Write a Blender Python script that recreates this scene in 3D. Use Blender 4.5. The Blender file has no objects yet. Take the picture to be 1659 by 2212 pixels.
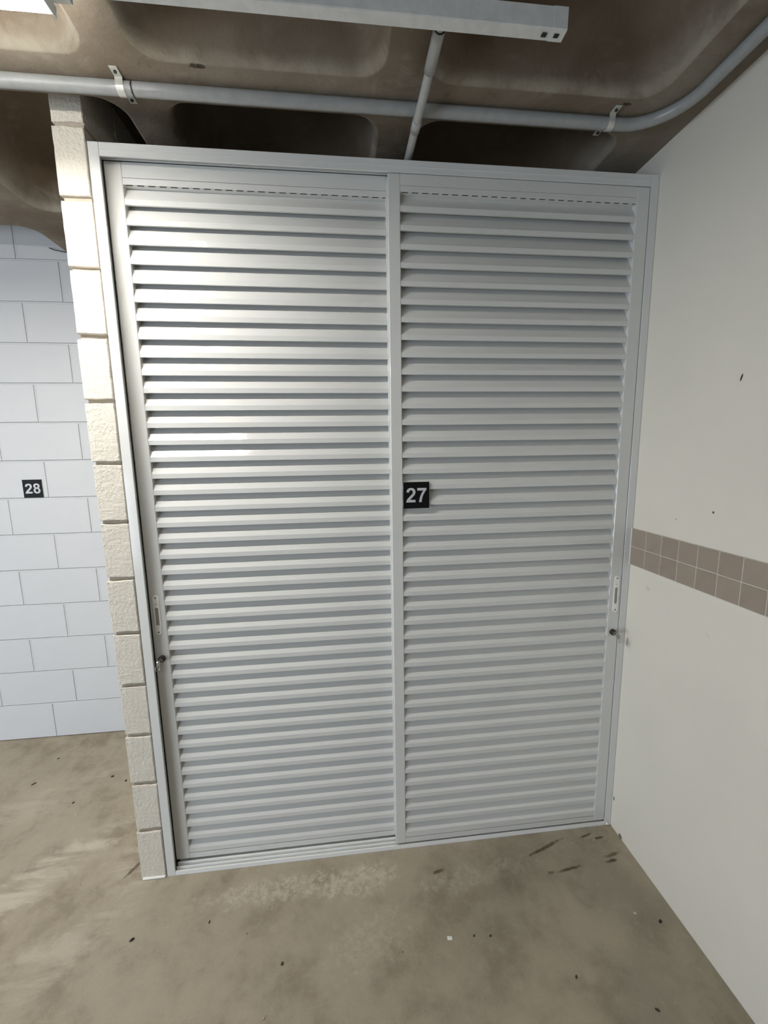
import bpy, bmesh, math, random
from mathutils import Vector, Matrix, noise as mnoise
C = bpy.context.scene.collection
sc = bpy.context.scene
random.seed(7)

# ------------------------------------------------------------------ camera, world, lights, exposure
cam = bpy.data.cameras.new('camera')
cam.sensor_fit = 'VERTICAL'; cam.sensor_height = 36.0; cam.sensor_width = 27.0
cam.lens = 881.674 / 2212 * 36.0
cam.clip_start = 0.02
camo = bpy.data.objects.new('camera', cam); C.objects.link(camo)
camo.location = (0.8475, -1.4591, 1.6421)
camo.rotation_euler = (1.4216, 0.0153, -0.1077)
sc.camera = camo

world = bpy.data.worlds.new('world'); sc.world = world; world.use_nodes = True
bg = world.node_tree.nodes['Background']
bg.inputs['Color'].default_value = (1.0, 0.97, 0.90, 1)
bg.inputs['Strength'].default_value = 0.045

# daylight coming in through the garage mouth, far off to the left
dl = bpy.data.lights.new('daylight', 'AREA'); dl.shape = 'RECTANGLE'; dl.size = 4.0; dl.size_y = 1.3
dl.energy = 130; dl.color = (0.76, 0.87, 1.0)
dlo = bpy.data.objects.new('daylight', dl); C.objects.link(dlo)
dlo.location = (-3.7, -3.3, 0.75)
dlo.rotation_euler = (Vector((-0.9, 0.9, 0.7)) - Vector(dlo.location)).to_track_quat('-Z', 'Y').to_euler()

DIFFUSER_STRENGTH = 168.0      # the batten before the doors
FILL_STRENGTH = 75.0            # dimmer glow of the two added battens out of view
sc.view_settings.view_transform = 'Standard'
sc.view_settings.look = 'None'
sc.view_settings.gamma = 1.0
sc.view_settings.use_curve_mapping = False
sc.view_settings.exposure = 0.10

# ------------------------------------------------------------------ material helpers
class NT:
    def __init__(s, name):
        s.m = bpy.data.materials.new(name); s.m.use_nodes = True
        s.t = s.m.node_tree; s.b = s.t.nodes['Principled BSDF']
        s.tc = s.t.nodes.new('ShaderNodeTexCoord')
    def n(s, typ, **kw):
        x = s.t.nodes.new(typ)
        for k, v in kw.items(): setattr(x, k, v)
        return x
    def l(s, a, b): s.t.links.new(a, b)
    def val(s, sock, v):
        if hasattr(v, 'is_linked') or isinstance(v, bpy.types.NodeSocket): s.l(v, sock)
        else: sock.default_value = v
    def coord(s, kind='Object', scale=(1, 1, 1), rot=(0, 0, 0), loc=(0, 0, 0)):
        mp = s.n('ShaderNodeMapping')
        mp.inputs['Scale'].default_value = scale; mp.inputs['Rotation'].default_value = rot; mp.inputs['Location'].default_value = loc
        s.l(s.tc.outputs[kind], mp.inputs['Vector']); return mp.outputs['Vector']
    def noise(s, vec, scale, detail=4, rough=0.55, dist=0.0):
        x = s.n('ShaderNodeTexNoise'); s.l(vec, x.inputs['Vector'])
        x.inputs['Scale'].default_value = scale; x.inputs['Detail'].default_value = detail
        x.inputs['Roughness'].default_value = rough; x.inputs['Distortion'].default_value = dist
        return x.outputs['Fac']
    def ramp(s, fac, a, b, va=0.0, vb=1.0):
        x = s.n('ShaderNodeMapRange'); x.clamp = True; x.interpolation_type = 'SMOOTHSTEP'
        s.l(fac, x.inputs['Value'])
        for i, v in zip(('From Min', 'From Max', 'To Min', 'To Max'), (a, b, va, vb)): x.inputs[i].default_value = v
        return x.outputs['Result']
    def math(s, op, a, b=0.0):
        x = s.n('ShaderNodeMath', operation=op); s.val(x.inputs[0], a); s.val(x.inputs[1], b); return x.outputs[0]
    def mix(s, fac, a, b, mode='MIX'):
        x = s.n('ShaderNodeMix', data_type='RGBA', blend_type=mode)
        s.val(x.inputs['Factor'], fac)
        for sock, v in ((x.inputs['A'], a), (x.inputs['B'], b)):
            if isinstance(v, tuple): sock.default_value = (*v, 1) if len(v) == 3 else v
            else: s.l(v, sock)
        return x.outputs['Result']
    def bump(s, h, strength, dist=0.01, prev=None):
        x = s.n('ShaderNodeBump'); x.inputs['Strength'].default_value = strength; x.inputs['Distance'].default_value = dist
        s.l(h, x.inputs['Height'])
        if prev is not None: s.l(prev, x.inputs['Normal'])
        return x.outputs['Normal']
    def done(s, col, rough=0.5, normal=None, metal=0.0, spec=0.5):
        if isinstance(col, tuple): s.b.inputs['Base Color'].default_value = (*col, 1)
        else: s.l(col, s.b.inputs['Base Color'])
        s.val(s.b.inputs['Roughness'], rough); s.b.inputs['Metallic'].default_value = metal
        s.b.inputs['Specular IOR Level'].default_value = spec
        if normal is not None: s.l(normal, s.b.inputs['Normal'])
        return s.m

def plain(name, col, rough=0.5, metal=0.0, spec=0.5):
    k = NT(name); v = k.coord()
    f = k.noise(v, 35, 3)
    c = k.mix(k.ramp(f, 0.3, 0.7), tuple(x * 0.93 for x in col), tuple(min(1, x * 1.04) for x in col))
    return k.done(c, rough, None, metal, spec)

def blob(k, vec, cx, cy, rx, ry, ang, wob):
    """soft ellipse mask on the floor plane, edge broken by noise"""
    mp = k.n('ShaderNodeMapping'); mp.vector_type = 'TEXTURE'
    mp.inputs['Location'].default_value = (cx, cy, 0); mp.inputs['Rotation'].default_value = (0, 0, ang)
    mp.inputs['Scale'].default_value = (rx, ry, 1)
    k.l(vec, mp.inputs['Vector'])
    ln = k.n('ShaderNodeVectorMath', operation='LENGTH'); k.l(mp.outputs['Vector'], ln.inputs[0])
    d = k.math('ADD', ln.outputs['Value'], wob)
    return k.ramp(d, 1.15, 0.45)

def mat_floor():
    k = NT('floor_concrete'); v = k.coord()
    big = k.noise(v, 1.6, 5, 0.6, 0.1); mid = k.noise(v, 6.5, 8, 0.70, 0.15); fine = k.noise(v, 38, 9, 0.80); grit = k.noise(v, 260, 3, 0.7)
    st = k.noise(k.coord(scale=(2.2, 12, 1), rot=(0, 0, math.radians(-38))), 1.6, 6, 0.65, 0.5)
    c = k.mix(k.ramp(big, 0.32, 0.68), (0.285, 0.240, 0.172), (0.385, 0.340, 0.262))
    c = k.mix(k.ramp(mid, 0.36, 0.68), c, (0.41, 0.36, 0.27))
    c = k.mix(k.math('MULTIPLY', k.ramp(mid, 0.50, 0.28), 0.45), c, (0.20, 0.162, 0.115))
    # darker greenish tint towards the right hand wall
    sx = k.n('ShaderNodeSeparateXYZ'); k.l(v, sx.inputs[0])
    k1 = k.math('MULTIPLY', k.ramp(sx.outputs[0], 0.7, 1.9), k.ramp(k.noise(v, 2.3, 3), 0.35, 0.65))
    c = k.mix(k.math('MULTIPLY', k1, 0.55), c, (0.205, 0.195, 0.150))
    wob = k.math('MULTIPLY', k.math('SUBTRACT', k.noise(v, 16, 6, 0.7, 0.6), 0.5), 2.2)
    # laitance scuffs: pale streaks left of the pier and pitted pale zone before the doors
    for cx, cy, rx, ry, an, am in ((-0.42, 0.02, 0.42, 0.10, 0.75, 0.75), (-0.02, 0.05, 0.10, 0.14, 1.0, 0.55), (-0.2, -0.28, 0.34, 0.10, 0.7, 0.45),
                                   (-0.75, 0.35, 0.5, 0.10, 0.6, 0.35), (0.62, -0.10, 0.40, 0.055, 0.03, 0.80), (0.88, -0.10, 0.17, 0.065, 0.1, 0.85), (0.9, -0.30, 0.16, 0.09, 0.4, 0.35), (1.3, -0.14, 0.26, 0.05, 0.1, 0.30)):
        f = blob(k, v, cx, cy, rx, ry, an, wob)
        f = k.math('MULTIPLY', f, k.ramp(fine if cx > 0.3 else st, 0.40, 0.62))
        c = k.mix(k.math('MULTIPLY', f, am), c, (0.60, 0.55, 0.45))
    # rust scrapes near the right corner, dark oil smudge
    wob2 = k.math('MULTIPLY', k.math('SUBTRACT', k.noise(v, 45, 5, 0.7), 0.5), 1.8)
    for cx, cy, rx, ry, an, am in ((1.66, -0.062, 0.085, 0.008, 0.33, .85), (1.60, -0.080, 0.05, 0.006, 0.3, .8), (1.845, -0.036, 0.035, 0.006, 0.25, .9), (1.887, -0.053, 0.03, 0.006, 0.1, .95),
                                   (1.70, -0.160, 0.055, 0.007, 0.12, .9), (1.62, -0.165, 0.02, 0.007, 0.1, .7), (1.90, -0.128, 0.04, 0.008, 0.15, .8), (1.885, -0.150, 0.035, 0.007, 0.1, .95), (1.183, -0.108, 0.028, 0.009, 0.2, .85),
                                   (1.35, -0.20, 0.16, 0.04, 0.2, .16), (-0.02, 0.055, 0.055, 0.009, 1.05, .8)):
        f = blob(k, v, cx, cy, rx, ry, an, wob2)
        c = k.mix(k.math('MULTIPLY', f, am), c, (0.085, 0.052, 0.03))
    c = k.mix(k.math('MULTIPLY', k.ramp(fine, 0.52, 0.72), 0.38), c, (0.50, 0.46, 0.38))
    c = k.mix(k.math('MULTIPLY', k.ramp(fine, 0.42, 0.25), 0.7), c, (0.15, 0.125, 0.10))
    c = k.mix(k.math('MULTIPLY', k.ramp(grit, 0.56, 0.70), 0.35), c, (0.50, 0.45, 0.38))
    vo = k.n('ShaderNodeTexVoronoi'); k.l(v, vo.inputs['Vector']); vo.inputs['Scale'].default_value = 9
    sp = k.ramp(vo.outputs['Distance'], 0.045, 0.02)
    c = k.mix(k.math('MULTIPLY', sp, 0.55), c, (0.06, 0.045, 0.035))
    nrm = k.bump(fine, 0.35, 0.004); nrm = k.bump(grit, 0.15, 0.002, nrm); nrm = k.bump(mid, 0.25, 0.008, nrm)
    return k.done(c, k.ramp(mid, 0.3, 0.7, 0.72, 0.5), nrm, 0, 0.4)

def mat_ceiling():
    k = NT('raw_concrete'); v = k.coord()
    a = k.noise(v, 2.2, 5, 0.6, 0.6); b = k.noise(v, 9, 7, 0.7, 0.5); f = k.noise(v, 90, 4, 0.7)
    c = k.mix(k.ramp(a, 0.32, 0.68), (0.155, 0.122, 0.088), (0.225, 0.190, 0.148))
    c = k.mix(k.math('MULTIPLY', k.ramp(b, 0.5, 0.72), 0.6), c, (0.29, 0.26, 0.215))
    c = k.mix(k.math('MULTIPLY', k.ramp(b, 0.42, 0.27), 0.7), c, (0.115, 0.085, 0.06))
    sx = k.n('ShaderNodeSeparateXYZ'); k.l(v, sx.inputs[0])
    # darker brown coffer insides, paler cement-washed arrises
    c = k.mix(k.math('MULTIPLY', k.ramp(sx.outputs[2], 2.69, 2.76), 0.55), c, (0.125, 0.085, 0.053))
    ar = k.math('MULTIPLY', k.ramp(sx.outputs[2], 2.692, 2.662), k.ramp(sx.outputs[2], 2.6551, 2.6575))
    c = k.mix(k.math('MULTIPLY', ar, k.ramp(b, 0.35, 0.6, 0.25, 0.8)), c, (0.33, 0.30, 0.245))
    # mouldy dark blots on the rib edge
    for x, y, r in ((0.495, -0.172, 0.016), (1.735, -0.160, 0.014), (0.515, -0.172, 0.012)):
        mp = k.n('ShaderNodeMapping'); mp.vector_type = 'TEXTURE'; mp.inputs['Location'].default_value = (x, y, 2.66); mp.inputs['Scale'].default_value = (r, r * 0.5, r * 1.5)
        k.l(v, mp.inputs['Vector']); ln = k.n('ShaderNodeVectorMath', operation='LENGTH'); k.l(mp.outputs['Vector'], ln.inputs[0])
        d = k.math('ADD', ln.outputs['Value'], k.math('MULTIPLY', k.math('SUBTRACT', k.noise(v, 60, 4), 0.5), 2.0))
        c = k.mix(k.math('MULTIPLY', k.ramp(d, 1.1, 0.6), 0.85), c, (0.03, 0.024, 0.018))
    nrm = k.bump(f, 0.3, 0.003); nrm = k.bump(b, 0.4, 0.008, nrm)
    return k.done(c, 0.85, nrm, 0, 0.25)

def mat_paint(name, col, dirt, bump=0.12, sc1=120):
    k = NT(name); v = k.coord()
    a = k.noise(v, 1.7, 4, 0.6); f = k.noise(v, sc1, 5, 0.7); d = k.noise(v, 14, 6, 0.75)
    c = k.mix(k.ramp(a, 0.3, 0.7), tuple(x * 0.955 for x in col), col)
    c = k.mix(k.math('MULTIPLY', k.ramp(d, 0.66, 0.80), 0.35), c, dirt)
    return k, c, v, f

def mat_wall_right():
    k, c, v, f = mat_paint('cream_wall_paint', (0.76, 0.725, 0.645), (0.45, 0.42, 0.37))
    for y, z, ry, rz, an, col in ((-0.379, 1.831, 0.003, 0.011, 0.28, (0.03, 0.028, 0.03)), (-0.336, 1.439, 0.004, 0.004, 0, (0.10, 0.09, 0.08)), (-0.016, 0.862, 0.007, 0.020, 0.1, (0.42, 0.39, 0.35)),
                                  (-0.10, 1.115, 0.012, 0.008, 0.5, (0.66, 0.63, 0.56)), (-0.2, 1.395, 0.006, 0.003, 0.3, (0.55, 0.52, 0.47)), (-0.36, 1.05, 0.012, 0.004, 0.6, (0.69, 0.66, 0.58)),
                                  (-0.009, 0.137, 0.0035, 0.010, 0.0, (0.06, 0.05, 0.045)), (-0.063, 0.006, 0.011, 0.011, 0.0, (0.16, 0.14, 0.11))):
        mp = k.n('ShaderNodeMapping'); mp.vector_type = 'TEXTURE'; mp.inputs['Location'].default_value = (1.9826, y, z)
        mp.inputs['Rotation'].default_value = (an, 0, 0); mp.inputs['Scale'].default_value = (0.2, ry, rz); k.l(v, mp.inputs['Vector'])
        ln = k.n('ShaderNodeVectorMath', operation='LENGTH'); k.l(mp.outputs['Vector'], ln.inputs[0])
        c = k.mix(k.ramp(ln.outputs['Value'], 1.2, 0.7), c, col)
    nrm = k.bump(f, 0.10, 0.002); nrm = k.bump(k.noise(v, 7, 3), 0.10, 0.01, nrm)
    return k.done(c, 0.55, nrm, 0, 0.35)

def mat_block(name, col, pits, dirt=(0.5, 0.46, 0.4), bs=0.5):
    k, c, v, f = mat_paint(name, col, dirt)
    oi = k.n('ShaderNodeObjectInfo')
    c = k.mix(k.math('MULTIPLY', oi.outputs['Random'], 0.07), c, tuple(x * 0.6 for x in col))
    g = k.noise(v, 75, 5, 0.65)
    pit = k.noise(v, 130, 2, 0.5)
    pm = k.math('MULTIPLY', k.ramp(pit, 0.30, 0.20), pits)
    c = k.mix(k.math('MULTIPLY', pm, 0.6), c, (0.30, 0.26, 0.2))
    nrm = k.bump(g, bs, 0.008); nrm = k.bump(k.math('SUBTRACT', 1.0, pm), 0.5, 0.004, nrm)
    return k.done(c, 0.75, nrm, 0, 0.25)

def mat_metal(name, col, rough):
    k = NT(name); v = k.coord()
    a = k.noise(v, 3, 3); s = k.noise(k.coord(scale=(1.5, 60, 60)), 3, 4, 0.6)
    c = k.mix(k.ramp(a, 0.3, 0.7), tuple(x * 0.96 for x in col), col)
    c = k.mix(k.math('MULTIPLY', k.ramp(s, 0.6, 0.8), 0.10), c, tuple(x * 0.7 for x in col))
    nrm = k.bump(k.noise(v, 420, 2), 0.03, 0.0006)
    return k.done(c, k.ramp(s, 0.3, 0.7, rough * 0.8, rough * 1.2), nrm, 0.0, 0.55)

def mat_tile():
    k = NT('taupe_tile'); v = k.coord(); oi = k.n('ShaderNodeObjectInfo')
    c = k.mix(oi.outputs['Random'], (0.300, 0.248, 0.198), (0.355, 0.300, 0.243))
    c = k.mix(k.ramp(k.noise(v, 22, 5, 0.65), 0.35, 0.7), c, (0.33, 0.275, 0.222))
    return k.done(c, 0.42, k.bump(k.noise(v, 60, 3), 0.05, 0.002), 0, 0.4)

M = dict(
    floor=mat_floor(), ceil=mat_ceiling(), wallr=mat_wall_right(),
    pier=mat_block('cream_painted_block', (0.79, 0.735, 0.64), 1.0, bs=0.9),
    piermortar=mat_block('brown_mortar_joint_shade', (0.46, 0.40, 0.32), 0.6, bs=0.6),  # brownish mortar, darkened further to carry the shade inside the pier joints
    w28=mat_block('white_painted_block', (0.66, 0.67, 0.69), 0.15, (0.62, 0.61, 0.6), 0.12),
    w28m=mat_block('white_painted_mortar', (0.655, 0.66, 0.675), 0.1, (0.62, 0.62, 0.62), 0.25),
    metal=mat_metal('white_powder_coat', (0.70, 0.70, 0.68), 0.075),
    frame=mat_metal('white_powder_coat_frame', (0.73, 0.735, 0.72), 0.09),
    sill=mat_metal('white_sill_lamp_brightened', (0.88, 0.89, 0.88), 0.2), dark_joint=plain('shadowed_joint_mortar', (0.42, 0.42, 0.42), 0.9), tile=mat_tile(), grout=plain('pale_grout', (0.56, 0.50, 0.43), 0.8), caulk=plain('white_caulk', (0.85, 0.84, 0.80), 0.6),  # sill: clean white, raised above the frame colour for lamp light from above
    pvc=plain('grey_pvc_pipe', (0.31, 0.32, 0.32), 0.3), pvcl=plain('pale_pvc_conduit', (0.40, 0.40, 0.38), 0.42),
    clip=plain('galvanised_clip', (0.62, 0.62, 0.58), 0.4, 0.4), dark=plain('dark_cavity', (0.012, 0.012, 0.012), 0.8),
    batten=plain('white_batten_enamel', (0.62, 0.63, 0.62), 0.4), holder=plain('white_lampholder', (0.8, 0.8, 0.78), 0.5),
    black=plain('black_sign_plastic', (0.006, 0.006, 0.007), 0.5, 0, 0.15), digit=plain('pale_sign_lettering', (0.56, 0.57, 0.58), 0.5),
    signedge=plain('white_sign_backing', (0.8, 0.8, 0.8), 0.5),
    steel=plain('polished_steel', (0.55, 0.53, 0.49), 0.18, 1.0), lock=plain('dark_lock_metal', (0.06, 0.055, 0.05), 0.3, 0.8), hplate=plain('silver_pull_plate', (0.93, 0.91, 0.87), 0.42), hwell=plain('grey_pull_recess', (0.36, 0.34, 0.31), 0.5),
    wire=plain('black_wire', (0.02, 0.02, 0.02), 0.6), chip=plain('white_chip', (0.85, 0.85, 0.80), 0.6), leaf=plain('dark_dry_leaf', (0.03, 0.026, 0.024), 0.8), twig=plain('brown_grit', (0.075, 0.055, 0.04), 0.9), straw=plain('pale_husk', (0.62, 0.56, 0.42), 0.7),
)
tube_m = bpy.data.materials.new('lit_diffuser'); tube_m.use_nodes = True
_b = tube_m.node_tree.nodes['Principled BSDF']
_b.inputs['Base Color'].default_value = (0.9, 0.9, 0.9, 1)
_b.inputs['Emission Color'].default_value = (1.0, 0.965, 0.90, 1); _b.inputs['Emission Strength'].default_value = DIFFUSER_STRENGTH
M['tube'] = tube_m
M['tube_dim'] = tube_m.copy(); M['tube_dim'].node_tree.nodes['Principled BSDF'].inputs['Emission Strength'].default_value = FILL_STRENGTH

# ------------------------------------------------------------------ mesh helpers
class MB:
    def __init__(s): s.v = []; s.f = []; s.sm = []
    def add(s, vs, fs, smooth=False):
        o = len(s.v); s.v += [tuple(p) for p in vs]; s.f += [tuple(i + o for i in f) for f in fs]; s.sm += [smooth] * len(fs); return s
    def box(s, x0, y0, z0, x1, y1, z1, b=0.0):
        if b <= 0:
            vs = [(x, y, z) for x in (x0, x1) for y in (y0, y1) for z in (z0, z1)]
            return s.add(vs, [(0, 1, 3, 2), (4, 6, 7, 5), (0, 4, 5, 1), (2, 3, 7, 6), (0, 2, 6, 4), (1, 5, 7, 3)])
        # chamfered box: 24 verts, three per corner
        lo, hi = (x0, y0, z0), (x1, y1, z1); vs = []; idx = {}
        for sx in (0, 1):
            for sy in (0, 1):
                for sz in (0, 1):
                    p = [(hi if q else lo)[i] for i, q in enumerate((sx, sy, sz))]
                    d = [(-b if q else b) for q in (sx, sy, sz)]
                    for ax in range(3):
                        q = list(p)
                        for j in range(3):
                            if j != ax: q[j] += d[j]
                        idx[(sx, sy, sz, ax)] = len(vs); vs.append(q)
        fs = []
        for ax in range(3):
            o = [i for i in range(3) if i != ax]
            for sd in (0, 1):
                ring = []
                for a, bb in ((0, 0), (1, 0), (1, 1), (0, 1)):
                    key = [0, 0, 0]; key[ax] = sd; key[o[0]] = a; key[o[1]] = bb; ring.append(idx[(*key, ax)])
                fs.append(ring)
            for a in (0, 1):
                for bb in (0, 1):
                    k0 = [0, 0, 0]; k0[o[0]] = a; k0[o[1]] = bb; k1 = list(k0); k1[ax] = 1
                    fs.append([idx[(*k0, o[0])], idx[(*k1, o[0])], idx[(*k1, o[1])], idx[(*k0, o[1])]])
        for sx in (0, 1):
            for sy in (0, 1):
                for sz in (0, 1): fs.append([idx[(sx, sy, sz, a)] for a in range(3)])
        return s.add(vs, fs)
    def prism_x(s, prof, x0, x1):
        n = len(prof); vs = [(x0, y, z) for y, z in prof] + [(x1, y, z) for y, z in prof]
        return s.add(vs, [(i, (i + 1) % n, n + (i + 1) % n, n + i) for i in range(n)] + [tuple(range(n - 1, -1, -1)), tuple(range(n, 2 * n))])
    def tube(s, pts, r, seg=16, caps=True):
        pts = [Vector(p) for p in pts]; n = len(pts); rr = r if isinstance(r, (list, tuple)) else [r] * n
        up = Vector((0, 0, 1)); vs = []
        for i, p in enumerate(pts):
            t = (pts[min(i + 1, n - 1)] - pts[max(i - 1, 0)]).normalized()
            u = up if abs(t.dot(up)) < 0.9 else Vector((1, 0, 0))
            a = t.cross(u).normalized(); b = t.cross(a).normalized()
            for k in range(seg):
                an = 2 * math.pi * k / seg; vs.append(p + (a * math.cos(an) + b * math.sin(an)) * rr[i])
        fs = [(i * seg + k, i * seg + (k + 1) % seg, (i + 1) * seg + (k + 1) % seg, (i + 1) * seg + k) for i in range(n - 1) for k in range(seg)]
        o = len(s.v); s.add(vs, fs, True)
        if caps: s.f += [tuple(o + k for k in range(seg)), tuple(o + (n - 1) * seg + k for k in range(seg - 1, -1, -1))]; s.sm += [False, False]
        return s
    def mesh(s, name, m):
        me = bpy.data.meshes.new(name); me.from_pydata(s.v, [], s.f)
        me.polygons.foreach_set('use_smooth', s.sm)
        bm = bmesh.new(); bm.from_mesh(me); bmesh.ops.recalc_face_normals(bm, faces=bm.faces); bm.to_mesh(me); bm.free()
        me.materials.append(m); me.update(); return me
    def build(s, name, m, parent=None):
        o = bpy.data.objects.new(name, s.mesh(name, m)); C.objects.link(o)
        if parent is not None: o.parent = parent
        return o

def link(name, me, parent=None, loc=(0, 0, 0)):
    o = bpy.data.objects.new(name, me); C.objects.link(o); o.location = loc
    if parent is not None: o.parent = parent
    return o
def tag(o, label, cat=None, group=None, kind=None):
    o['label'] = label
    if cat: o['category'] = cat
    if group: o['group'] = group
    if kind: o['kind'] = kind
    return o
def empty(name, loc=(0, 0, 0)):
    o = bpy.data.objects.new(name, None); C.objects.link(o); o.location = loc; o.empty_display_size = 0.05; return o
def struct(o, label): o['kind'] = 'structure'; o['label'] = label; return o

ZR = 2.655          # underside of the ribs
XW = 1.9826         # right hand wall
YB = 0.93           # block wall at the back

# ------------------------------------------------------------------ floor
fl = MB().box(-4.2, -4.0, -0.12, XW + 0.15, YB + 0.1, 0.0).build('floor', M['floor'])
struct(fl, 'worn grey-brown concrete garage floor with pale scuffs and rust marks')

# ------------------------------------------------------------------ ceiling: waffle slab with rounded coffers
def ring_pts(x0, x1, y0, y1, r, n=7):
    out = []
    for cx, cy, a0 in ((x1 - r, y1 - r, 0), (x0 + r, y1 - r, 90), (x0 + r, y0 + r, 180), (x1 - r, y0 + r, 270)):
        for k in range(n):
            a = math.radians(a0 + 90 * k / (n - 1)); out.append((cx + r * math.cos(a), cy + r * math.sin(a)))
    return out
def outer_pts(X0, X1, Y0, Y1, x0, x1, y0, y1, r, n=7):
    out = []
    for cx, cy, a0, ex, ey in ((x1 - r, y1 - r, 0, X1, Y1), (x0 + r, y1 - r, 90, X0, Y1), (x0 + r, y0 + r, 180, X0, Y0), (x1 - r, y0 + r, 270, X1, Y0)):
        for k in range(n):
            a = math.radians(a0 + 90 * k / (n - 1)); px, py = cx + r * math.cos(a), cy + r * math.sin(a)
            q = k / (n - 1); first = q < 0.5; 
            if abs(q - 0.5) < 1e-6: out.append((ex, ey))
            else:
                horiz = (a0 in (0, 180)) == first      # still leaving along x, or along y
                out.append((ex, py) if horiz else (px, ey))
    return out
ribs_x = [(-3.425, -3.325), (-2.69, -2.59), (-1.955, -1.855), (-1.22, -1.12), (-0.485, -0.385), (0.25, 0.352), (1.005, 1.12), (1.817, 2.08)]
ribs_y = [(-3.85, -3.73), (-3.115, -2.995), (-2.38, -2.26), (-1.645, -1.525), (-0.91, -0.79), (-0.175, -0.05), (0.565, 0.685), (1.3, 1.42)]
cm = MB()
mid = lambda r: (r[0] + r[1]) / 2
for i in range(len(ribs_x) - 1):
    for j in range(len(ribs_y) - 1):
        x0, x1, y0, y1 = ribs_x[i][1], ribs_x[i + 1][0], ribs_y[j][1], ribs_y[j + 1][0]
        X0, X1, Y0, Y1 = mid(ribs_x[i]), mid(ribs_x[i + 1]), mid(ribs_y[j]), mid(ribs_y[j + 1])
        if i == len(ribs_x) - 2: X1 = 2.08
        R = 0.075
        loops = [[(p[0], p[1], ZR) for p in outer_pts(X0, X1, Y0, Y1, x0, x1, y0, y1, R)]]
        for ins, z in ((-0.002, 0.0), (0.005, 0.004), (0.012, 0.014), (0.018, 0.032), (0.055, 0.17), (0.070, 0.205), (0.10, 0.232), (0.15, 0.245)):
            loops.append([(p[0], p[1], ZR + z) for p in ring_pts(x0 + ins, x1 - ins, y0 + ins, y1 - ins, R + ins * 0.35)])
        n = len(loops[0]); vs = [p for l in loops for p in l]; fs = []
        for a in range(len(loops) - 1):
            fs += [(a * n + k, a * n + (k + 1) % n, (a + 1) * n + (k + 1) % n, (a + 1) * n + k) for k in range(n)]
        fs.append(tuple((len(loops) - 1) * n + k for k in range(n)))
        cm.add(vs, fs, True)
me = bpy.data.meshes.new('ceiling'); me.from_pydata(cm.v, [], cm.f)
bm = bmesh.new(); bm.from_mesh(me); bmesh.ops.remove_doubles(bm, verts=bm.verts, dist=1e-5)
for f in bm.faces: f.smooth = True; f.normal_update()
for f in bm.faces:
    if f.normal.z > 0: f.normal_flip()
for e in bm.edges:
    if len(e.link_faces) == 2 and e.calc_face_angle(0) > math.radians(35): e.smooth = False
# slab on top
bm.to_mesh(me); bm.free(); me.materials.append(M['ceil'])
ceil = bpy.data.objects.new('ceiling', me); C.objects.link(ceil)
struct(ceil, 'raw brown concrete waffle slab ceiling with rounded coffers')
MB().box(-3.45, -3.85, ZR + 0.25, 2.13, 1.42, ZR + 0.37).build('slab_top', M['ceil'], ceil)

# ------------------------------------------------------------------ right wall with its tile band
wr = MB().box(XW, -4.0, 0.0, XW + 0.15, YB + 0.1, ZR).build('wall_right', M['wallr'])
struct(wr, 'smooth cream painted wall on the right with a band of taupe tiles')
tm = MB().box(-0.008, -0.0357, -0.0342, 0.0, 0.0357, 0.0342, 0.0014).mesh('tile', M['tile'])
yj = 0.0
for c_ in range(24):
    w = 0.0745
    for r_, zc in ((0, 1.2195), (1, 1.2915)):
        t = link('tile', tm, wr, (XW + 0.0003 * random.uniform(-1, 1), -0.005 - w * (c_ + 0.5), zc)); t.rotation_euler = (random.uniform(-.006, .006), 0, random.uniform(-.004, .004))
MB().box(XW - 0.0062, -24 * 0.0745 - 0.006, 1.1845, XW, -0.0045, 1.3268).build('grout_bed', M['grout'], wr)
MB().box(XW - 0.0085, -0.0045, 1.183, XW - 0.0005, -0.0015, 1.3285).build('caulk_strip', M['caulk'], wr)

# ------------------------------------------------------------------ back wall (bay 28) of painted blocks
wb = MB().box(-4.2, YB + 0.004, 0.0, XW, YB + 0.1, 2.90).build('wall_back', M['dark_joint'])
struct(wb, 'white painted concrete block wall at the back of the left bay')
bmesh_cache = {}
ms = MB()
def block_mesh(key, lx, ly, lz, mat, b=0.003):
    if key not in bmesh_cache: bmesh_cache[key] = MB().box(0, 0, 0, lx, ly, lz, b).mesh('concrete_block', mat)
    return bmesh_cache[key]
for k in range(14):
    z0 = 0.215 + 0.2 * (k - 1) if k else 0.0
    h = 0.19 if k else 0.205
    top = 2.895
    if k == 13: h = 0.19
    off = -0.725 if k % 2 == 0 else -0.53
    if k == 0: off = -0.86
    if k == 1: off = -0.725
    elif k: off = -0.53 if k % 2 == 0 else -0.725
    # joints sit at off + 0.4 n
    n0 = math.ceil((-4.2 - off) / 0.4)
    x = off + 0.4 * n0 + 0.005
    while x < 0.025:
        x1 = min(x + 0.39, 0.028)
        if x1 - x > 0.02:
            lx = round(x1 - x, 3)
            ms.box(x1 + 0.0026, YB - 0.0022, z0 + 0.005, x1 + 0.0098, YB + 0.006, z0 + 0.005 + h)
            link('concrete_block', block_mesh(('w', lx, h), lx, 0.012, h, M['w28'], 0.0012), wb, (x, YB - 0.0032 + random.uniform(-.0006, .0006), z0 + 0.005))
        x += 0.4
    ms.box(-4.2, YB - 0.0020, z0 + 0.0053 + h, 0.028, YB + 0.006, z0 + 0.015 + h - 0.0024)
o = ms.build('mortar_joints', M['w28m'], wb); o['kind'] = 'stuff'

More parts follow.
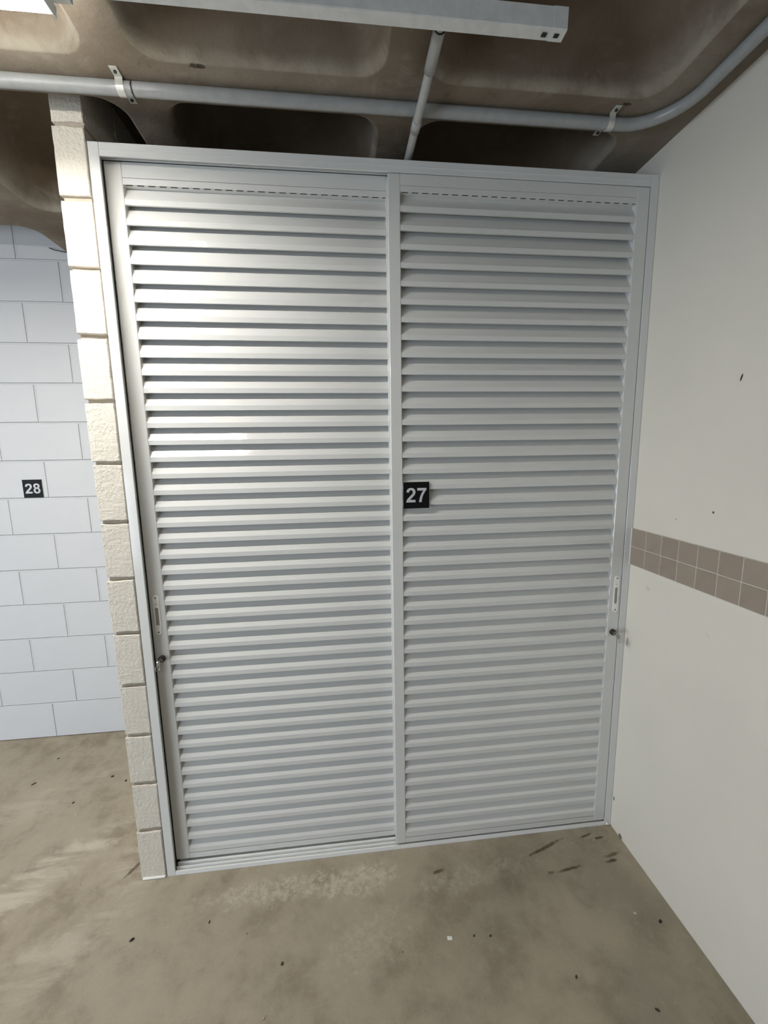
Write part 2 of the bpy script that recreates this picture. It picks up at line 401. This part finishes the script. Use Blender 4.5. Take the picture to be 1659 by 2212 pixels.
# ------------------------------------------------------------------ dividing pier wall, end on to the camera
PX0, PX1 = 0.031, 0.1205
pw = MB().box(PX0 + 0.006, 0.010, 0.0, PX1 - 0.004, YB - 0.004, 2.90).build('wall_left', M['piermortar'])
struct(pw, 'cream painted block dividing wall seen end on as a pier')
def end_block(seed, h, y1):
    """block whose camera-facing end is a slightly lumpy grid with worn arrises"""
    rng = random.Random(seed); w = PX1 - PX0; us = [0, .025, .2, .4, .6, .8, .975, 1]; ts = [0, .012, .1, .2, .3, .4, .5, .6, .7, .8, .9, .988, 1]; nx, nz = 7, 12
    vs = []; fs = []
    def edge(u): return min(u, 1 - u)
    for j in range(nz + 1):
        for i in range(nx + 1):
            u, t = us[i], ts[j]
            p = Vector((u * w * 9, t * h * 9, seed * 3.1)); nz_ = mnoise.noise(p * 2.2)
            e = min(edge(u) * w, edge(t) * h)
            x = u * w + (mnoise.noise(p * 3 + Vector((9, 0, 0))) * 0.0016 if i in (0, 1, nx - 1, nx) else 0)
            z = t * h + (mnoise.noise(p * 4 + Vector((0, 7, 0))) * 0.0036 if j in (0, 1, nz - 1, nz) else 0)
            y = -0.0010 * nz_ + (0.0024 if e < 1e-6 else 0)
            vs.append((x, y, z))
    N = nx + 1
    for j in range(nz):
        for i in range(nx): fs.append((j * N + i, j * N + i + 1, (j + 1) * N + i + 1, (j + 1) * N + i))
    per = [i for i in range(N)] + [j * N + nx for j in range(1, nz + 1)] + [nz * N + i for i in range(nx - 1, -1, -1)] + [j * N for j in range(nz - 1, 0, -1)]
    o = len(vs); m = len(per)
    for q in per: vs.append((vs[q][0], y1, vs[q][2]))
    for a in range(m): fs.append((per[a], o + a, o + (a + 1) % m, per[(a + 1) % m]))
    fs.append(tuple(o + a for a in range(m)))
    b = MB(); b.add(vs, fs); return b.mesh('concrete_block', M['pier'])
for k in range(14):
    z0 = 0.215 + 0.2 * (k - 1) + 0.005 if k else 0.004
    h = 0.19 if k else 0.206
    if k == 13: h = 0.19
    ylens = (0.39, 0.39, 0.125) if k % 2 == 0 else (0.19, 0.39, 0.322)
    y = 0.0
    for q, yl in enumerate(ylens):
        dx = random.uniform(-.0022, .0022); dy = random.uniform(-.0015, .0015)
        if q == 0: o = link('concrete_block', end_block(k + 1, h - 0.004, yl), pw, (PX0 + dx, y + dy, z0 + 0.002))
        else:
            lx = PX1 - PX0
            o = link('concrete_block', block_mesh(('p', yl, h), lx, yl, h, M['pier'], 0.004), pw, (PX0 + dx, y, z0))
        y += yl + 0.01
MB().box(PX0 + 0.002, -0.006, 0.0, PX1 - 0.001, 0.03, 0.010, 0.003).build('mortar_fillet', M['caulk'], pw)

# ------------------------------------------------------------------ door frame
FX0, FZ = 0.1245, 2.5727
fr = empty('door_frame', (FX0, 0, 0))
tag(fr, 'white aluminium frame with sliding track round both louvred doors', 'door frame', kind='thing')
def fpart(name, mb, m=M['frame']):
    mb.v = [(x - FX0, y, z) for x, y, z in mb.v]; return mb.build(name, m, fr)
b = MB().box(FX0, 0.0, 0.0, 0.1550, 0.006, FZ, 0.0008); b.box(FX0, 0.006, 0.0, FX0 + 0.004, 0.072, FZ); b.box(FX0, 0.030, 0.0, 0.1445, 0.0335, FZ - 0.03)
fpart('jamb', b)
b = MB().box(1.9530, 0.0, 0.0, XW - 0.001, 0.006, FZ, 0.0008); b.box(XW - 0.005, 0.006, 0.0, XW - 0.001, 0.072, FZ); b.box(1.958, 0.030, 0.0, XW - 0.002, 0.0325, FZ - 0.03)
fpart('jamb', b)
b = MB().box(0.1555, 0.0003, 2.5350, 1.9525, 0.006, FZ, 0.0008); b.box(0.1285, 0.006, FZ - 0.004, XW - 0.006, 0.072, FZ - 0.0005)
b.box(0.1285, 0.0302, 2.5440, XW - 0.006, 0.0330, FZ - 0.004); b.box(0.1285, 0.0712, 2.52, XW - 0.006, 0.0735, FZ - 0.004)
b.box(0.1555, -0.0006, 2.5525, 1.9525, 0.0005, 2.5545)
fpart('head', b)
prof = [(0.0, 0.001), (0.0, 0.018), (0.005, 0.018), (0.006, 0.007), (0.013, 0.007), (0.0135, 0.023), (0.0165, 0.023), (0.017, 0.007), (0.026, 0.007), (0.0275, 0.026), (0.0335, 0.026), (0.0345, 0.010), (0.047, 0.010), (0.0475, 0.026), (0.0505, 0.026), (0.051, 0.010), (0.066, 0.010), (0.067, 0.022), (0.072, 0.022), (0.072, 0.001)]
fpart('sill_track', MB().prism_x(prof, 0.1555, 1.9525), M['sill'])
b = MB(); rng = random.Random(3)
for q in range(6):
    x = 1.9665 + rng.uniform(-.008, .010); s_ = rng.uniform(.003, .006); z = rng.uniform(0.002, 0.012)
    b.box(x, -0.004 - s_ * 0.5, z, x + s_, 0.0005, z + s_, s_ * 0.3)
fpart('caulk_blob', b, M['caulk'])

# ------------------------------------------------------------------ the two louvred sliding leaves
PITCH = 0.05755
Z0 = 2.4213
SL = 1.76; LIP = 0.016; T = 0.0013
def slat_profile():
    top = 0.0335
    o = [(0.0070, 0.0), (0.0, 0.0), (0.0, LIP), (top, LIP + SL * top), (top + T, LIP + SL * top - 0.0004), (T, LIP - 0.0005), (T, T), (0.0070, T)]
    return o
def make_leaf(name, label, x0, x1, sx0, sx1, y, zb, ztop, mat):
    """x0..x1 overall, sx0..sx1 between the stiles"""
    L = empty(name, (x0, y, zb)); tag(L, label, 'door', 'sliding louvred locker doors', 'thing')
    def part(nm, mb, m=mat, par=None):
        mb.v = [(a - x0, q - 0.0, c - zb) for a, q, c in mb.v]; return mb.build(nm, m, par or L)
    part('stile', MB().box(x0, 0.0, zb, sx0, 0.0340, ztop, 0.0016))
    part('stile', MB().box(sx1, 0.0, zb, x1, 0.0340, ztop, 0.0016))
    part('top_rail', MB().box(sx0, 0.0006, 2.4988, sx1, 0.0340, ztop, 0.0006))
    # louvre head strip with vent slots along its underside
    b = MB().box(sx0, 0.0006, 2.4790, sx1, 0.0020, 2.4972); b.box(sx0, 0.0318, 2.4785, sx1, 0.0335, 2.4980)
    b.box(sx0, 0.0085, 2.4790, sx1, 0.0318, 2.4805)
    p, tabw = 0.0338, 0.0125; x = sx0 + 0.006
    b.box(sx0, 0.0020, 2.4790, x, 0.0085, 2.4805)
    while x + p < sx1 + 0.02:
        b.box(x + p - tabw, 0.0020, 2.4790, min(x + p, sx1), 0.0085, 2.4805); x += p
    part('vent_strip', b)
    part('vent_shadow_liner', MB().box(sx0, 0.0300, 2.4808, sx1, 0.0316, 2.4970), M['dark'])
    b = MB().box(sx0, 0.0008, zb, sx1, 0.028, zb + 0.026, 0.0006)
    zl = Z0 - 41 * PITCH
    b.prism_x([(0.0008, zb + 0.024), (0.0008, zl + LIP), (0.0330, zl + LIP + SL * 0.0322), (0.0338, zl + LIP + SL * 0.0322), (0.0338, zb + 0.024)], sx0, sx1)
    part('bottom_rail', b)
    sm_ = MB().prism_x(slat_profile(), 0, sx1 - sx0).mesh('slat', mat)
    for i in range(41):
        o = link('slat', sm_, L, (sx0 - x0, 0.0009 + random.uniform(-.0002, .0002), Z0 - i * PITCH - zb)); o.rotation_euler = (random.uniform(-.006, .006), 0, random.uniform(-.0002, .0002))
    return L, part
def pull(part, L, x, zc, x0, zb):
    """recessed sash pull: rounded plate, sunk well, two countersunk screws"""
    w, h = 0.0105, 0.0755; n = 10; prof = []
    for k in range(n + 1): a = math.pi * k / n; prof.append((math.cos(a) * w, h - w + math.sin(a) * w))
    for k in range(n + 1): a = math.pi + math.pi * k / n; prof.append((math.cos(a) * w, -h + w + math.sin(a) * w))
    ww, wh = 0.0062, 0.0335
    well = [(ww, wh - .002), (ww - .002, wh), (-ww + .002, wh), (-ww, wh - .002), (-ww, -wh + .002), (-ww + .002, -wh), (ww - .002, -wh), (ww, -wh + .002)]
    # plate front with a hole: build as bars round the well
    b = MB()
    N = len(prof); vs = [(x + px, -0.0024, zc + pz) for px, pz in prof] + [(x + px, 0.0, zc + pz) for px, pz in prof]
    fs = [(i, (i + 1) % N, N + (i + 1) % N, N + i) for i in range(N)]
    b.add(vs, fs)
    bm_ = bmesh.new(); o_ = [bm_.verts.new((x + px, -0.0024, zc + pz)) for px, pz in prof]; i_ = [bm_.verts.new((x + px, -0.0024, zc + pz - 0.006)) for px, pz in well]
    es = [bm_.edges.new((o_[i], o_[(i + 1) % N])) for i in range(N)] + [bm_.edges.new((i_[i], i_[(i + 1) % 8])) for i in range(8)]
    bmesh.ops.triangle_fill(bm_, use_beauty=True, edges=es)
    bm_.verts.index_update(); b.add([v.co[:] for v in bm_.verts], [[v.index for v in f.verts] for f in bm_.faces]); bm_.free()
    q = [(x + px, zc + pz - 0.006) for px, pz in well]
    b.add([(a, -0.0024, c) for a, c in q] + [(a, -0.0004, c) for a, c in q], [(i, (i + 1) % 8, 8 + (i + 1) % 8, 8 + i) for i in range(8)])
    hp = part('pull_handle', b, M['hplate']); hp['label'] = 'silver pull plate'
    wb_ = part('pull_well', MB().add([(a, -0.0004, c) for a, c in q], [tuple(range(8))]), M['hwell'], hp)
    for dz in (0.0655, -0.0655):
        part('screw', MB().tube([(x, -0.0022, zc + dz), (x, -0.0030, zc + dz)], 0.0026, 12), M['lock'], hp)
    part('mark', MB().add([(x - 0.002, -0.0026, zc + 0.040), (x + 0.002, -0.0026, zc + 0.040), (x, -0.0026, zc + 0.0445)], [(0, 1, 2)]), M['lock'], hp)
def lock(part, x, z):
    p = part('lock_cylinder', MB().tube([(x, 0.0, z), (x, -0.0100, z), (x, -0.0115, z)], [0.0120, 0.0120, 0.0105], 20), M['lock']); p['label'] = 'dark lock cylinder'
    part('keyway', MB().tube([(x, -0.0114, z), (x, -0.0135, z)], 0.0062, 16), M['steel'], p)

LX = dict(x0=0.1480, x1=1.0690, sx0=0.1995, sx1=1.0280)
leafL, partL = make_leaf('louvre_door', 'left white louvred sliding door, set back behind the other leaf', 0.1480, 1.0690, 0.1995, 1.0280, 0.0350, 0.0335, 2.5430, M['metal'])
pull(partL, leafL, 0.1705, 1.0635, 0.148, 0.0335); lock(partL, 0.1735, 0.895)
leafR, partR = make_leaf('louvre_door', 'right white louvred sliding door, front leaf with number 27 plate', 1.0312, 1.9505, 1.0712, 1.9030, 0.0004, 0.0270, 2.5325, M['metal'])
pull(partR, leafR, 1.9305, 1.0605, 1.0312, 0.027); lock(partR, 1.9260, 0.901)

def key(x, z, y, flip, label):
    k = empty('key', (x, y, z)); tag(k, label, 'key', 'keys in the door locks', 'thing')
    MB().box(-0.0012, -0.0105, -0.0045, 0.0012, 0.0, 0.0045, 0.0004).build('shank', M['steel'], k)
    n = 18; vs = []
    prof = [(-0.022 + 0.0125 * math.cos(2 * math.pi * i / n), -0.001 + 0.0115 * math.sin(2 * math.pi * i / n)) for i in range(n)]
    vs = [(-0.0013, a, b) for a, b in prof] + [(0.0013, a, b) for a, b in prof]
    MB().add(vs, [tuple(range(n)), tuple(range(2 * n - 1, n - 1, -1))] + [(i, (i + 1) % n, n + (i + 1) % n, n + i) for i in range(n)]).build('bow', M['steel'], k)
    pts = [(flip * 0.002 + 0.010 * math.sin(2 * math.pi * i / 20) * 0.35, -0.028 + 0.009 * math.sin(2 * math.pi * i / 20), -0.018 + 0.010 * math.cos(2 * math.pi * i / 20)) for i in range(21)]
    MB().tube(pts, 0.0009, 8, False).build('ring', M['steel'], k)
    return k
key(0.1735, 0.895, 0.035 - 0.0135, -1, 'steel key standing in the lock of the left louvred door')
key(1.9260, 0.901, 0.0004 - 0.0135, 1, 'steel key standing in the lock of the right louvred door')

# ------------------------------------------------------------------ number plates
# bold grotesque figures, quadratic outlines in 2048ths of an em
GLYPH = {
 '2': [((1036, 261), [(1036, 0), (51, 0), (67, 148, 147, 281), (227, 415, 463, 634), (653, 811, 696, 874), (754, 961, 754, 1046), (754, 1140, 703, 1190), (653, 1241, 564, 1241), (476, 1241, 424, 1188), (372, 1135, 364, 1012), (84, 1040), (109, 1272, 241, 1373), (373, 1474, 571, 1474), (788, 1474, 912, 1357), (1036, 1240, 1036, 1066), (1036, 967, 1000, 877), (965, 788, 888, 690), (837, 625, 704, 503), (571, 381, 535, 341), (500, 301, 478, 261)])],
 '7': [((87, 1191), [(87, 1452), (1051, 1452), (1051, 1247), (932, 1129, 808, 909), (685, 689, 620, 441), (556, 194, 557, 0), (285, 0), (292, 306, 412, 630), (533, 954, 735, 1191)])],
 '8': [((327, 796), [(218, 842, 168, 922), (119, 1003, 119, 1099), (119, 1263, 233, 1370), (348, 1477, 559, 1477), (768, 1477, 883, 1370), (999, 1263, 999, 1099), (999, 997, 946, 917), (893, 838, 797, 796), (919, 747, 982, 653), (1046, 559, 1046, 436), (1046, 233, 916, 106), (787, -21, 572, -21), (372, -21, 239, 84), (81, 209, 81, 427), (81, 547, 140, 647), (200, 748, 327, 796)]),
       ((385, 1078), [(385, 994, 432, 947), (480, 900, 559, 900), (639, 900, 687, 947), (735, 995, 735, 1079), (735, 1158, 687, 1205), (640, 1253, 562, 1253), (481, 1253, 433, 1205), (385, 1157, 385, 1078)]),
       ((359, 452), [(359, 336, 418, 271), (478, 206, 567, 206), (654, 206, 711, 268), (768, 331, 768, 449), (768, 552, 710, 614), (652, 677, 563, 677), (460, 677, 409, 606), (359, 535, 359, 452)])],
}
def number_sign(digits, x, y, z, s, label, tilt):
    e = empty('number_sign', (x, y, z)); tag(e, label, 'sign', 'parking number plates', 'thing')
    MB().box(0, -0.0016, 0, s, 0.0, s, 0.0003).build('backing', M['signedge'], e)
    MB().box(0.0002, -0.0034, 0.0002, s - 0.0002, -0.0016, s - 0.0002, 0.0003).build('face', M['black'], e)
    nb = MB(); pen = 0.0
    ux = s * 0.775 / 2139.0; uz = s * 0.555 / 1498.0
    for ch in digits:
        bm_ = bmesh.new(); loops = []; es = []
        for start, segs in GLYPH[ch]:
            pl = [start]; cur = start
            for g in segs:
                if len(g) == 2: pl.append(g); cur = g
                else:
                    cx, cy, ex, ey = g
                    for t_ in (0.25, 0.5, 0.75, 1.0): pl.append(((1 - t_) ** 2 * cur[0] + 2 * t_ * (1 - t_) * cx + t_ * t_ * ex, (1 - t_) ** 2 * cur[1] + 2 * t_ * (1 - t_) * cy + t_ * t_ * ey))
                    cur = (ex, ey)
            if math.dist(pl[0], pl[-1]) < 1: pl.pop()
            q = [(s * 0.5 + (pen + a - 1120) * ux, -0.0038, s * 0.505 + (c - 737) * uz) for a, c in pl]
            vv = [bm_.verts.new(c) for c in q]; es += [bm_.edges.new((vv[i], vv[(i + 1) % len(vv)])) for i in range(len(vv))]
            m_ = len(q); nb.add(q + [(a, -0.0032, c) for a, _, c in q], [(i, (i + 1) % m_, m_ + (i + 1) % m_, m_ + i) for i in range(m_)])
        bmesh.ops.triangle_fill(bm_, use_beauty=True, edges=es); bm_.verts.index_update()
        nb.add([v.co[:] for v in bm_.verts], [[v.index for v in f.verts] for f in bm_.faces]); bm_.free()
        pen += 1139
    me = nb.mesh('numerals', M['digit'])
    n = link('numerals', me, e); e.rotation_euler = (0, tilt, 0)
    return e
number_sign('27', 1.0722, 0.0002, 1.4318, 0.0965, 'black plate reading 27 on the right louvred door beside the centre stile', 0.0)
number_sign('28', -0.848, YB - 0.0040, 1.4205, 0.0970, 'black plate reading 28 on the white block wall of the left bay', 0.0)

# ------------------------------------------------------------------ pipes under the slab
def arc(cx, cy, r, a0, a1, z, n=14): return [(cx + r * math.cos(math.radians(a0 + (a1 - a0) * i / n)), cy + r * math.sin(math.radians(a0 + (a1 - a0) * i / n)), z) for i in range(n + 1)]
PZ, PY, PXR, RB = 2.6375, -0.108, 1.903, 0.15
pts = [(-3.4, PY, PZ), (-1.5, PY, PZ), (0.0, PY, PZ), (1.0, PY, PZ)] + arc(PXR - RB, PY - RB, RB, 90, 0, PZ) + [(PXR, -1.0, PZ), (PXR, -3.6, PZ)]
pipe = MB().tube(pts, 0.0168, 24).build('ceiling_pipe', M['pvc'])
tag(pipe, 'grey pvc pipe clipped under the slab, bending along the right wall', 'pipe', kind='thing')
for px in (0.285, 1.713, -1.17):
    c = MB()
    n = 12; vs = []; w = 0.010
    ring = [(PY + 0.0185 * math.cos(math.pi + math.pi * i / n), PZ + 0.0185 * math.sin(math.pi + math.pi * i / n)) for i in range(n + 1)]
    inn = [(PY + 0.0169 * math.cos(math.pi + math.pi * i / n), PZ + 0.0169 * math.sin(math.pi + math.pi * i / n)) for i in range(n + 1)]
    prof = ring + inn[::-1]
    c.prism_x(prof, px - w, px + w)
    c.box(px - w, PY - 0.048, ZR - 0.003, px + w, PY - 0.0172, ZR - 0.0008, 0.0004); c.box(px - w, PY + 0.0172, ZR - 0.003, px + w, PY + 0.070, ZR - 0.0008, 0.0004)
    c.box(px - w, PY - 0.0185, PZ, px + w, PY - 0.0172, ZR - 0.001); c.box(px - w, PY + 0.0172, PZ, px + w, PY + 0.0185, ZR - 0.001)
    o = c.build('pipe_clip', M['clip'], pipe)
    for yy in (PY - 0.034, PY + 0.056): MB().tube([(px, yy, ZR - 0.003), (px, yy, ZR - 0.0065)], 0.0045, 8).build('bolt', M['lock'], o)
MB().tube([(0.312, PY, PZ), (0.316, PY, PZ)], 0.0173, 24).build('pipe_joint', M['lock'], pipe)

cpts = [(1.116, -0.39, 2.6335), (1.1155, -0.30, 2.6325), (1.114, -0.24, 2.627), (1.111, -0.19, 2.616), (1.108, -0.15, 2.607), (1.106, -0.11, 2.6025), (1.105, -0.06, 2.601), (1.1045, 0.05, 2.601), (1.102, 0.5, 2.601), (1.102, 0.92, 2.601)]
cond = MB().tube(cpts, 0.0122, 16).build('conduit', M['pvcl'])
tag(cond, 'thin pale conduit from the unlit batten dipping under the pipe into the locker', 'conduit', kind='thing')
MB().tube([(1.1157, -0.352, 2.6330), (1.1155, -0.300, 2.6325), (1.1142, -0.245, 2.6276)], 0.0148, 16).build('coupling', M['pvcl'], cond)
MB().tube([(1.1158, -0.3535, 2.6331), (1.1158, -0.3515, 2.6331)], 0.0152, 16).build('coupling_gap', M['lock'], cond)
MB().tube([(1.1065, -0.118, 2.6032), (1.1052, -0.080, 2.6012)], 0.0140, 16).build('coupling', M['pvcl'], cond)

# ------------------------------------------------------------------ fluorescent battens
def batten(x0, x1, yc, zb, lit, label):
    """slim surface batten hung on short drop rods under the ribs; zb is the underside of its body"""
    e = empty('fluorescent_batten', (x0, yc, zb)); tag(e, label, 'ceiling light', 'linear battens under the slab', 'thing')
    L = x1 - x0
    def p(nm, mb, m): return mb.build(nm, m, e)
    p('body', MB().prism_x([(-0.0145, 0.002), (-0.0130, 0.0), (0.0130, 0.0), (0.0145, 0.002), (0.0165, 0.040), (-0.0165, 0.040)], 0.0, L - 0.032), M['batten'])
    p('end_cap', MB().prism_x([(-0.0152, 0.001), (-0.0130, -0.001), (0.0130, -0.001), (0.0152, 0.001), (0.0172, 0.0405), (-0.0172, 0.0405)], L - 0.032, L), M['batten'])
    rx = [r for r in (mid(q) for q in ribs_x) if x0 + 0.01 < r < x1 - 0.01] or [x1 - 0.05]
    for r in rx: p('drop_rod', MB().tube([(r - x0, 0, 0.038), (r - x0, 0, ZR - zb - 0.0005)], 0.005, 10), M['batten'])
    if lit:
        p('diffuser_rim', MB().box(0.004, -0.0230, -0.010, L - 0.037, -0.0212, 0.001).box(0.004, 0.0212, -0.010, L - 0.037, 0.0230, 0.001).box(L - 0.0395, -0.0212, -0.022, L - 0.037, 0.0212, 0.001).box(0.004, -0.0212, -0.022, 0.0065, 0.0212, 0.001), M['holder'])
        t = p('diffuser', MB().box(0.007, -0.0210, -0.0130, L - 0.040, 0.0210, -0.0060), M['tube' if x0 > -1 else 'tube_dim']); t['label'] = 'glowing white diffuser strip'
    else:
        for xx in (L - 0.052, L - 0.024):
            p('lampholder_hole', MB().prism_x([(-0.006, -0.0018), (0.003, -0.0018), (0.006, -0.0004), (-0.003, -0.0004)], xx, xx + 0.011), M['dark'])
    return e
batten(-0.90, 0.338, -0.4405, 2.546, True, 'lit white batten at the upper left under the slab')
batten(-2.50, -1.273, -0.4405, 2.546, True, 'added fill batten out of view, farther left in the row before the doors')  # this and the next are unseen, added to light the doors and walls
batten(-3.40, -2.660, -1.858, 2.546, True, 'added fill batten out of view in a guessed second row, far left of the viewpoint')
batten(0.372, 1.374, -0.4515, 2.550, False, 'unlit grey-white batten without lamp along the ceiling above the doors')

# ------------------------------------------------------------------ small things
w = MB().tube([(-0.565, YB - 0.006, 2.672), (-0.552, YB - 0.022, 2.663), (-0.530, YB - 0.026, 2.654), (-0.505, YB - 0.020, 2.652), (-0.46, YB - 0.006, 2.650)], 0.0022, 8).build('wire', M['wire'])
tag(w, 'short black wire end sticking out at the top of the white block wall', 'wire', kind='thing')

def flake(seed, lx, ly, lz, nx=9):
    rng = random.Random(seed); vs = []; 
    for lvl, sc_ in ((0.0, 0.9), (lz, 0.75)):
        for i in range(nx):
            a = 2 * math.pi * i / nx; r = 1 + rng.uniform(-.28, .28); vs.append((math.cos(a) * lx * r * sc_ / 2, math.sin(a) * ly * r * sc_ / 2, lvl * (1 + rng.uniform(-.2, .5))))
    fs = [tuple(range(nx - 1, -1, -1)), tuple(range(nx, 2 * nx))] + [(i, (i + 1) % nx, nx + (i + 1) % nx, nx + i) for i in range(nx)]
    return MB().add(vs, fs)
o = MB().box(-0.0085, -0.005, 0, 0.0085, 0.005, 0.004, 0.0008).build('plastic_chip', M['chip']); o.location = (1.169, -0.332, 0.0004); o.rotation_euler = (0, 0.0, -0.12)
tag(o, 'small white plastic chip lying alone on the floor before the doors', 'litter', kind='thing')
deb = [(0.090, -0.208, .019, .010, .004, .75, 'leaf', 'black dry leaf scrap on the floor in front of the block pier'),
       (1.911, -0.370, .014, .011, .005, .4, 'leaf', 'black crumb on the floor by the foot of the cream wall'),
       (0.612, -0.336, .012, .009, .003, .5, 'twig', 'brown grit crumb left of the white chip on the floor'),
       (1.253, -0.334, .009, .007, .003, .5, 'twig', 'dark grit crumb just right of the white chip, nearer of a pair'),
       (1.308, -0.341, .010, .007, .003, .2, 'twig', 'dark grit crumb right of the white chip, farther of a pair'),
       (0.338, -0.184, .013, .005, .003, 1.4, 'leaf', 'thin dark leaf scrap on the floor below the left door track'),
       (-0.742, 0.562, .026, .006, .003, .8, 'leaf', 'long dark leaf sliver on the floor of the left bay'),
       (-0.469, 0.415, .014, .006, .003, .75, 'leaf', 'short dark leaf scrap on the left bay floor nearest the camera'),
       (-0.368, 0.563, .017, .010, .004, .3, 'twig', 'brown crumb on the left bay floor beside the pier'),
       (-0.285, 0.525, .012, .010, .004, .9, 'twig', 'brown crumb on the left bay floor touching the pier side'),
       (-0.735, 0.735, .014, .005, .003, .6, 'leaf', 'small dark leaf scrap near the white block wall'),
       (1.535, -0.478, .010, .007, .003, .9, 'twig', 'brown grit crumb on the floor at the lower right'),
       (1.727, -0.578, .016, .007, .003, -.5, 'twig', 'dark crumb on the floor at the bottom right edge'),
       (0.576, -0.460, .014, .005, .003, 1.0, 'straw', 'pale husk on the floor at the bottom edge of the picture'),
       (1.842, -0.335, .010, .006, .003, -.7, 'straw', 'pale chip on the floor near the right wall'),
       (-0.415, 0.345, .012, .004, .003, .7, 'straw', 'pale sliver on the left bay floor near the pier foot'),
       (1.868, -0.058, .006, .005, .003, .2, 'straw', 'tiny pale chip among the rust marks in the right corner')]
for i, (x, y, lx, ly, lz, rz, m, lab) in enumerate(deb):
    o = flake(i + 11, lx, ly, lz).build('floor_debris', M[m]); o.location = (x, y, 0.0003); o.rotation_euler = (0, 0, rz)
    tag(o, lab, 'litter', 'specks of litter on the floor', 'thing')
